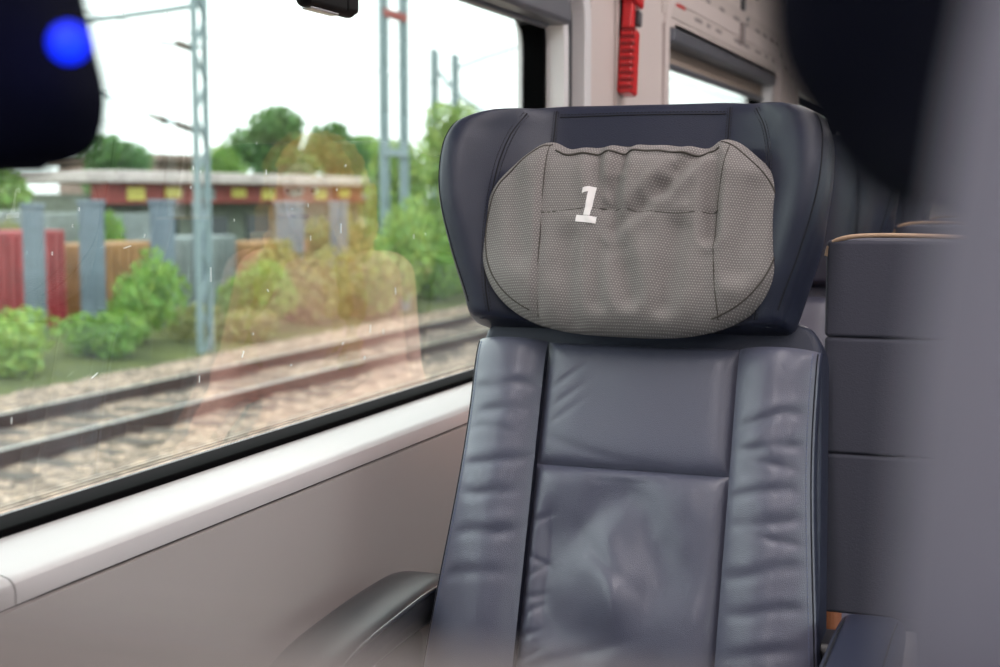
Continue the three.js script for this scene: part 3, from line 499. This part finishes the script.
// ------------------------------------------------------------------ the woman whose reflection shows in the window
{
  const p = thing('person', 'seated woman with long fair hair and a pink jumper, mirrored faintly in the window', 'person', [-.7, 0, -3.02]);
  const J = { hip: [0, .58, .17], waist: [0, .74, .15], chest: [0, .95, .12], neck: [0, 1.12, .1], head: [0, 1.25, .13], sl: [-.165, 1.06, .1], sr: [.165, 1.06, .1], el: [-.225, .82, .17], er: [.205, .82, .16], wl: [-.13, .74, .42], wr: [.12, .73, .43], kl: [-.11, .56, .6], kr: [.11, .56, .6], al: [-.12, .1, .66], ar: [.12, .1, .66] };
  const arm = (s, e, w, k) => [cap(J[s], J[e], .052 + k, .043 + k), cap(J[e], J[w], .042 + k, .03 + k)];
  const torso = (k) => [ell([0, .66, .15], [.165 + k, .13, .12 + k]), ell([0, .9, .125], [.165 + k, .2, .108 + k]), cap([-.13, 1.05, .1], [.13, 1.05, .1], .06 + k, .06 + k), ell([0, .93, .19], [.13 + k, .075, .07 + k])];
  const hand = (w, sd) => { const [x, y, z] = w, o = [cap([x, y, z], [x - sd * .02, y - .012, z + .06], .03, .034)]; for (let f = 0; f < 4; f++) { const a = x - sd * .02 + (f - 1.5) * .019, L = [.05, .062, .058, .044][f]; o.push(cap([a, y - .01, z + .075], [a - sd * .005, y - .018, z + .075 + L * .55], .0095, .009), cap([a - sd * .005, y - .018, z + .075 + L * .55], [a - sd * .008, y - .036, z + .075 + L], .009, .0075)); } o.push(cap([x - sd * .02, y, z + .03], [x - sd * .055, y - .01, z + .07], .012, .01), cap([x - sd * .055, y - .01, z + .07], [x - sd * .058, y - .022, z + .095], .01, .008)); return o; };
  const face = [ell([0, 1.27, .125], [.078, .105, .092]), ell([0, 1.215, .155], [.055, .065, .062]), cap([0, 1.262, .212], [0, 1.232, .228], .009, .013), cap([0, 1.1, .095], [0, 1.19, .115], .052, .05), ell([-.078, 1.25, .115], [.012, .03, .02]), ell([.078, 1.25, .115], [.012, .03, .02])];
  const body = union([...face, ...torso(-.012), ...arm('sl', 'el', 'wl', -.006), ...arm('sr', 'er', 'wr', -.006), ...hand(J.wl, -1), ...hand(J.wr, 1), cap([-.09, .57, .17], J.kl, .078, .056), cap([.09, .57, .17], J.kr, .078, .056), cap(J.kl, J.al, .052, .036), cap(J.kr, J.ar, .052, .036)], .014);
  part('body', surfaceNets(body, [-.36, .04, -.06], [.36, 1.4, .76], .0105), M.skin, p);
  const jumper = union([...torso(.008), ...arm('sl', 'el', 'wl', .010), ...arm('sr', 'er', 'wr', .010)], .035), neckCut = ell([0, 1.14, .1], [.075, .05, .075]);
  part('jumper', surfaceNets((x, y, z) => Math.max(jumper(x, y, z) + .0025 * Math.sin(y * 70 + x * 9) * sstep(.95, .7, y), -neckCut(x, y, z), .62 - y), [-.36, .58, -.06], [.36, 1.16, .56], .011), M.pink, p);
  const legs = union([ell([0, .6, .16], [.175, .1, .125]), cap([-.09, .57, .17], J.kl, .086, .064), cap([.09, .57, .17], J.kr, .086, .064), cap(J.kl, J.al, .06, .05), cap(J.kr, J.ar, .06, .05)], .03);
  part('jeans', surfaceNets((x, y, z) => Math.max(legs(x, y, z), .12 - y), [-.3, .08, -.02], [.3, .74, .76], .012), M.jeans, p);
  for (const sd of [-1, 1]) part('shoe', surfaceNets(union([ell([sd * .12, .055, .7], [.045, .05, .1]), ell([sd * .12, .045, .8], [.045, .038, .08]), (x, y, z) => Math.max(Math.abs(y - .012) - .01, Math.hypot((x - sd * .12) / .05, (z - .75) / .15) - 1) * .05 + .0], .02), [sd * .12 - .08, -.01, .55], [sd * .12 + .08, .14, .92], .008), M.shoe, p);
  const strand = (x, y, z) => .006 * Math.sin(x * 160 + 9 * Math.sin(y * 14)) + .004 * Math.sin(z * 190 + y * 8);
  const hairF = union([ell([0, 1.295, .105], [.098, .1, .108]), cap([-.085, 1.24, .09], [-.11, .9, .2], .045, .042), cap([.085, 1.24, .09], [.11, .9, .2], .045, .042), cap([0, 1.25, .05], [0, .98, .02], .075, .055)], .03), faceCut = ell([0, 1.235, .2], [.062, .09, .075]);
  part('hair', surfaceNets((x, y, z) => Math.max(hairF(x, y, z) + strand(x, y, z), -faceCut(x, y, z)), [-.2, .82, -.07], [.2, 1.42, .28], .009), M.hair, p);
  for (const sd of [-1, 1]) { part('eye', new THREE.SphereGeometry(.0125, 16, 12).translate(sd * .032, 1.262, .2), M.eyeWhite, p); part('iris', new THREE.SphereGeometry(.006, 12, 8).translate(sd * .032, 1.262, .2085), M.iris, p); part('eyebrow', tube([[sd * .018, 1.284, .213], [sd * .034, 1.29, .209], [sd * .05, 1.284, .197]], .0028), M.hair, p); }
  part('lips', (() => { const g = new THREE.SphereGeometry(1, 20, 12); g.scale(.024, .0075, .008); g.translate(0, 1.205, .212); return g; })(), M.lip, p);
}

// ------------------------------------------------------------------ outside: tracks, shed, masts, greenery
const G_Y = -1.2; // ballast level beside the train
{
  const g = struct('ground'); part('earth', (() => { const q = gridGeo(60, 60, (s, t) => { const x = lerp(-140, -2.2, s), z = lerp(-170, 60, t); return [x, -1.42 + .25 * (vnoise(x * .2, z * .2) - .5) + (x < -13 ? .25 : 0), z, x, z]; }, true); return q; })(), M.earth, g);
  const b = struct('ballast_bed'); part('ballast', gridGeo(90, 300, (s, t) => { const x = lerp(-12.6, -1.6, s), z = lerp(-75, 25, t), sh = sstep(-12.6, -11.8, x); return [x, lerp(-1.62, G_Y, sh) + .05 * (vnoise(x * 3, z * 3) - .5) + .03 * (vnoise(x * 9, z * 9) - .5), z, x, z]; }, true), M.ballast, b);
  const tr = thing('railway_track', 'empty railway track with two rusty rails outside the near window', 'track', [-9.35, 0, 0]);
  const prof = [[-.075, 0], [.075, 0], [.075, .012], [.01, .03], [.01, .125], [.036, .135], [.036, .172], [-.036, .172], [-.036, .135], [-.01, .125], [-.01, .03], [-.075, .012]];
  for (const x of [-.7175, .7175]) { const r = part('rail', extrudeZ(prof.map(([a, y]) => [a + x, y + G_Y - .01]), -75, 25), M.rail, tr); part('rail_head', box(x - .034, x + .034, G_Y + .158, G_Y + .1655, -75, 25), M.railHead, r); }
  const sg = box(-1.3, 1.3, G_Y - .16, G_Y + .012, -.13, .13, .02); for (let k = 0; k < 60; k++) part('sleeper', sg, M.sleeper, tr).position.z = -34 + k * .62;
  tr.rotation.y = .0;
}
function foliageGeo(seed, n, shape, size, dark = .55) { // leaves scattered through a crown; shape(r) -> [x, y, z]
  const r = rng(seed), pos = [], col = [], idx = [];
  for (let k = 0; k < n; k++) {
    const c = shape(r), a = V3(r() - .5, r() - .5, r() - .5).normalize(), b = V3(r() - .5, r() - .5, r() - .5).cross(a).normalize(), s = size * (.6 + .8 * r()), o = pos.length / 3, t = .7 + .5 * r(), w = r();
    for (const [p, q] of [[-1, 0], [0, -.45], [1, 0], [0, .45]]) { pos.push(c[0] + s * (a.x * p + b.x * q), c[1] + s * (a.y * p + b.y * q), c[2] + s * (a.z * p + b.z * q)); col.push(t * (.85 + .3 * w), t, t * (.7 + .3 * (1 - w))); }
    idx.push(o, o + 1, o + 2, o, o + 2, o + 3);
  }
  const g = new THREE.BufferGeometry(); g.setAttribute('position', new THREE.Float32BufferAttribute(pos, 3)); g.setAttribute('color', new THREE.Float32BufferAttribute(col, 3)); g.setIndex(idx); g.computeVertexNormals(); g.setAttribute('uv', new THREE.Float32BufferAttribute(new Float32Array(pos.length / 3 * 2), 2)); return g;
}
const blobs = (list) => (r) => { const b = list[Math.floor(r() * list.length)]; let x, y, z; do { x = r() * 2 - 1; y = r() * 2 - 1; z = r() * 2 - 1; } while (x * x + y * y + z * z > 1); const l = Math.hypot(x, y, z), k = l ** .0 * (l < .7 ? .7 / Math.max(l, .2) * (.8 + .2 * r()) : 1); return [b[0] + b[3] * x * k, b[1] + b[4] * y * k, b[2] + b[3] * z * k]; };
const shrubGeo = [0, 1, 2].map((k) => { const r = rng(60 + k), L = []; for (let i = 0; i < 7; i++) L.push([(r() - .5) * 1.6, .5 + r() * .9, (r() - .5) * 1.6, .6 + .3 * r(), .45 + .25 * r()]); return foliageGeo(70 + k, 2600, blobs(L), .1); });
const treeGeo = [0, 1, 2].map((k) => { const r = rng(90 + k), L = []; for (let i = 0; i < 13; i++) { const h = r(); L.push([(r() - .5) * 3.4 * (1 - .5 * h), 2.6 + 4 * h, (r() - .5) * 3.4 * (1 - .5 * h), 1.0 + .5 * r(), .9 + .4 * r()]); } return foliageGeo(95 + k, k === 2 ? 3600 : 9000, blobs(L), k === 2 ? .2 : .17); });
function plant(kind, label, x, y, z, sx, sy, mat, v, turn, group) {
  const t = thing(kind === 'tree' ? 'tree' : 'shrub', label, kind, [x, y, z], turn, group);
  part('foliage', kind === 'tree' ? treeGeo[v % 3] : shrubGeo[v % 3], mat, t);
  if (kind === 'tree') part('trunk', merge([tube([[0, -.4, 0], [.05, 1.2, .02], [-.04, 3, .04], [.02, 5, 0]], .14, 24, 8), tube([[0, 2, 0], [.5, 3, .3], [.9, 4, .5]], .06), tube([[0, 2.4, 0], [-.5, 3.4, -.3], [-.9, 4.2, -.4]], .05)]), M.bark, t);
  else part('stem', merge([-.4, 0, .4].map((a) => tube([[0, -.3, 0], [a * .5, .4, a * .3], [a, 1.0, -a * .4]], .03))), M.bark, t);
  t.scale.set(sx, sy, sx); return t;
}
function lattice(t, name, x, z, y0, y1, w, m, rungs) { // one lattice leg: two channels with a zigzag between
  const g = [bar([x, y0, z - w / 2], [x, y1, z - w / 2], .1, .05), bar([x, y0, z + w / 2], [x, y1, z + w / 2], .1, .05)];
  for (let k = 0; k < rungs; k++) { const a = lerp(y0, y1, k / rungs), b = lerp(y0, y1, (k + 1) / rungs), s = k % 2 ? 1 : -1; g.push(bar([x, a, z - s * w / 2], [x, b, z + s * w / 2], .05, .03)); }
  return part(name, merge(g), m, t);
}
{
  const m1 = thing('catenary_mast', 'tall lattice railway mast with an arm and insulators, nearest of the masts', 'mast', [-12.4, G_Y - .3, -19.4]);
  lattice(m1, 'lattice_column', 0, 0, 0, 8.6, .3, M.steelGreen, 17); part('mast_foot', box(-.25, .25, -.2, .12, -.25, .25, .03), M.pillar, m1);
  part('arm_tube', tube([[0, 5.75, 0], [-1.2, 5.66, 0], [-3.4, 5.5, .1]], .045), M.steelGreen, m1); part('arm_tube', tube([[0, 3.78, 0], [-1.1, 4.1, 0], [-3.0, 4.85, .05]], .035), M.steelGreen, m1);
  part('arm_tube', tube([[0, 5.1, 0], [-.75, 5.2, 0]], .03), M.steelGreen, m1);
  for (const [x, y] of [[-.3, 3.85], [-.8, 4.0], [-.25, 5.12]]) { const pr = []; for (let k = 0; k <= 24; k++) pr.push(new THREE.Vector2(.035 + .025 * (k % 4 < 2 ? 1 : 0), k * .014 - .17)); part('insulator', new THREE.LatheGeometry(pr, 12).rotateZ(1.25).translate(x, y, 0), M.insulator, m1); }
  const m2 = thing('catenary_mast', 'twin legged lattice mast standing among the pale green trees', 'mast', [-12.8, G_Y - .3, -27.55]);
  lattice(m2, 'lattice_column', 0, -.5, 0, 9, .24, M.steelGreen, 18); lattice(m2, 'lattice_column', 0, .5, 0, 9, .24, M.steelGreen, 18);
  for (const y of [3.6, 6.5]) part('cross_beam', box(-.06, .06, y, y + .16, -.62, .62), y > 5 ? M.fasciaRed : M.steelGreen, m2);
  const m3 = thing('catenary_mast', 'pair of short steel poles above the trees near the window end', 'mast', [-15.6, G_Y - .2, -36.8]);
  for (const z of [-.95, .55]) lattice(m3, 'lattice_column', 0, z, 0, 6.7, .3, M.steelGreen, 12); part('arm_tube', tube([[0, 6.2, .55], [.8, 5.4, .6], [1.6, 4.9, .7]], .05), M.steelGreen, m3); part('arm_tube', tube([[0, 6.3, -.95], [1.3, 6.9, -2], [2.6, 7.3, -3]], .04), M.steelGreen, m3);
  for (const [y, x, lab] of [[4.55, -9.35, 'lower contact wire hung along the empty track'], [5.75, -9.35, 'upper carrier wire hung along the empty track'], [4.4, -15.4, 'overhead wire past the outer end of the mast arm']]) { const w = thing('overhead_wire', lab, 'wire', [x, y, 0]); part('wire', tube([[0, 0, -70], [0, -.12, -45], [0, 0, -19.4], [0, -.12, 5], [0, 0, 25]], .012, 60, 5), M.wire, w); }
}
{ // freight shed with a long flat roof, containers and pillars before it
  const s = thing('freight_shed', 'long low shed with a mauve roof and a red and yellow fascia', 'building', [-20, -1.3, -33]);
  part('wall', box(-2.6, -.6, 0, 2.6, -8.5, 5.6, .02), M.shedWall, s); part('roof', box(-3, .5, 2.86, 3.14, -9, 6.0, .05), M.roofMauve, s); part('fascia', box(-.4, .1, 2.36, 2.86, -8.8, 5.8, .02), M.fasciaRed, s);
  for (let k = 0; k < 9; k++) part('fascia_panel', box(.1, .13, 2.45 + .06 * (k % 2), 2.76, -8 + k * 1.55, -7.3 + k * 1.55), k % 3 ? M.yellow : M.containerGrey, s);
  for (let k = 0; k < 6; k++) { const w = part('window', box(-.62, -.55, .9, 2.0, -7.6 + k * 2.4, -6.2 + k * 2.4), M.windowDark, s); part('sash', box(-.56, -.53, 1.42, 1.5, -7.6 + k * 2.4, -6.2 + k * 2.4), M.containerGrey, w); }
  const wall = thing('concrete_wall', 'weathered grey wall behind the shrubs and containers', 'wall', [-19.2, -1.5, -20]);
  for (let k = 0; k < 10; k++) part('wall_slab', box(-.1, .1, 0, 2.35 + .05 * (k % 3), -8 + k * 2.2, -5.85 + k * 2.2, .03), M.containerGrey, wall);
  const pil = (u, z, w, h, lab) => { const p = thing('pillar', lab, 'pillar', [-15, -1.45, z]); part('shaft', box(-w / 2, w / 2, 0, h, -w / 2, w / 2, .03), M.pillar, p); part('pillar_head', box(-w * .56, w * .56, h, h + .08, -w * .56, w * .56, .02), M.pillar, p); part('pillar_foot', box(-w * .8, w * .8, -.1, .25, -w * .8, w * .8, .03), M.pillar, p); };
  pil(45, -18.5, .26, 2.5, 'slim blue grey pillar in front of the red container'); pil(86, -20, .32, 2.55, 'broad blue grey pillar just past the red container'); pil(148, -22.1, .34, 2.55, 'blue grey pillar before the ochre crate, next to the lattice mast');
  pil(185, -23.4, .24, 2.5, 'thin pillar close behind the nearest lattice mast'); pil(262, -26.9, .46, 2.5, 'widest blue grey pillar, under the middle of the shed roof'); pil(302, -29.2, .32, 2.5, 'pillar beneath the far part of the shed roof');
  const box4 = (lab, z, w, h, m, name = 'container') => { const c = thing(name, lab, 'container', [-16.6, -1.42, z]); part('container_body', box(-1.1, 0, .1, h, -w / 2, w / 2, .03), m, c); for (let k = 0; k < 8; k++) part('rib', box(0, .04, .18, h - .08, -w / 2 + (k + .3) * w / 8, -w / 2 + (k + .65) * w / 8), m, c); part('skid', box(-1, -.05, 0, .1, -w / 2, w / 2), M.pillar, c); };
  box4('red ribbed container at the left, behind the slim pillar', -20.4, 1.9, 2.05, M.containerRed); box4('ochre ribbed container between the two broad pillars', -23.3, 2.2, 1.75, M.containerOrange); box4('grey ribbed container behind the nearest lattice mast', -26.2, 2.2, 1.8, M.containerGrey); box4('second ochre container, under the shed roof', -29.4, 2.6, 1.6, M.containerOrange);
  const bb = thing('brick_building', 'pale brick building showing between the tree tops', 'building', [-34, -1.4, -51.4]); part('wall', box(-5, 0, 0, 4.1, -2.4, 1.6, .05), M.brick, bb); part('roof', box(-5.4, .4, 4.1, 4.4, -2.7, 1.9, .05), M.brick, bb); for (let k = 0; k < 3; k++) { const w = part('window', box(-.02, .05, 2.6, 3.6, -2 + k * 1.2, -1.3 + k * 1.2), M.windowDark, bb); part('sash', box(.04, .07, 3.05, 3.12, -2 + k * 1.2, -1.3 + k * 1.2), M.containerGrey, w); }
}
const T = (x, z, sx, sy, m, v, lab) => plant('tree', lab, x, -1.4, z, sx, sy, m, v, v * 1.7 + x);
T(-31, -43, .62, .66, M.leafC, 0, 'dark green tree left of the pale brick building'); T(-29, -46.5, .5, .60, M.leafA, 1, 'mid green round tree right before the pale brick building');
T(-30, -52.5, .85, .86, M.leafC, 0, 'darkest green tree rising above the shed roof'); T(-30, -57.5, .7, .78, M.leafC, 1, 'dark tree at the right end of the shed roof'); T(-33, -68, .8, .8, M.leafA, 0, 'far tree between the shed and the twin mast');
T(-14.9, -32.2, .36, .56, M.leafB, 2, 'loose pale green tree at the foot of the twin mast'); T(-14.4, -34.6, .4, .70, M.leafB, 2, 'tallest pale green tree at the window end'); T(-17, -43, .6, .62, M.leafA, 2, 'green tree below the pair of steel poles'); T(-13.8, -38, .42, .56, M.leafB, 2, 'small pale tree beside the numbered seat wing'); T(-19, -50, .9, .7, M.leafB, 2, 'distant pale tree past the pair of steel poles');
T(-21.4, -24.6, .62, .46, M.leafA, 1, 'low spreading tree beneath the blurred headrest corner');
const S = (x, z, sx, sy, m, v, lab) => plant('shrub', lab, x, -1.45, z, sx, sy, m, v, v * 2.1 + z);
S(-13.3, -15.9, .6, .62, M.leafB, 0, 'bright green shrub at the left edge beside the rails'); S(-13.2, -17.7, .5, .5, M.leafA, 1, 'low green shrub in front of the red container'); S(-13.6, -19.3, .55, .95, M.leafA, 2, 'upright green shrub between the red container and the mast'); S(-13.2, -21.1, .7, .45, M.leafD, 0, 'low dry shrub at the foot of the nearest mast');
S(-13.2, -22.7, .55, .8, M.leafA, 1, 'fresh green shrub just right of the nearest mast'); S(-13.5, -24.5, .8, .95, M.leafD, 2, 'tall olive brown shrub before the grey container'); S(-13.4, -26.6, .8, .7, M.leafD, 0, 'olive shrub before the widest pillar'); S(-13.3, -28.7, .8, 1.1, M.leafD, 1, 'high olive shrub before the second ochre container');
S(-13.5, -31.2, .9, 1.1, M.leafA, 2, 'green shrub under the twin mast'); S(-12.2, -26.2, .62, 1.4, M.leafB, 2, 'tall slim pale shrub hiding the feet of the twin mast'); S(-13.4, -33.6, .9, 1.35, M.leafB, 0, 'pale green shrub right of the twin mast'); S(-13.2, -36.5, 1, 1.2, M.leafA, 1, 'green shrub close to the numbered seat wing'); S(-13.2, -40, 1.2, 1.4, M.leafB, 2, 'last pale green shrub along the track');
S(-18.2, -17.2, .55, 1.2, M.leafD, 2, 'olive shrub by the wall left of the red container'); S(-18.4, -21.9, .4, 1.25, M.leafD, 0, 'olive shrub wedged between the red and ochre containers'); S(-18.4, -24.8, .4, 1.3, M.leafA, 1, 'green shrub behind the ochre container'); S(-17.4, -32.6, .9, 1.2, M.leafD, 2, 'broad olive shrub under the end of the shed roof'); S(-16.2, -35.5, 1.2, 1.4, M.leafA, 0, 'large green shrub before the far trees');
scene.traverse((o) => { if (o.isMesh) o.castShadow = o.receiveShadow = true; });
renderer.render(scene, camera);
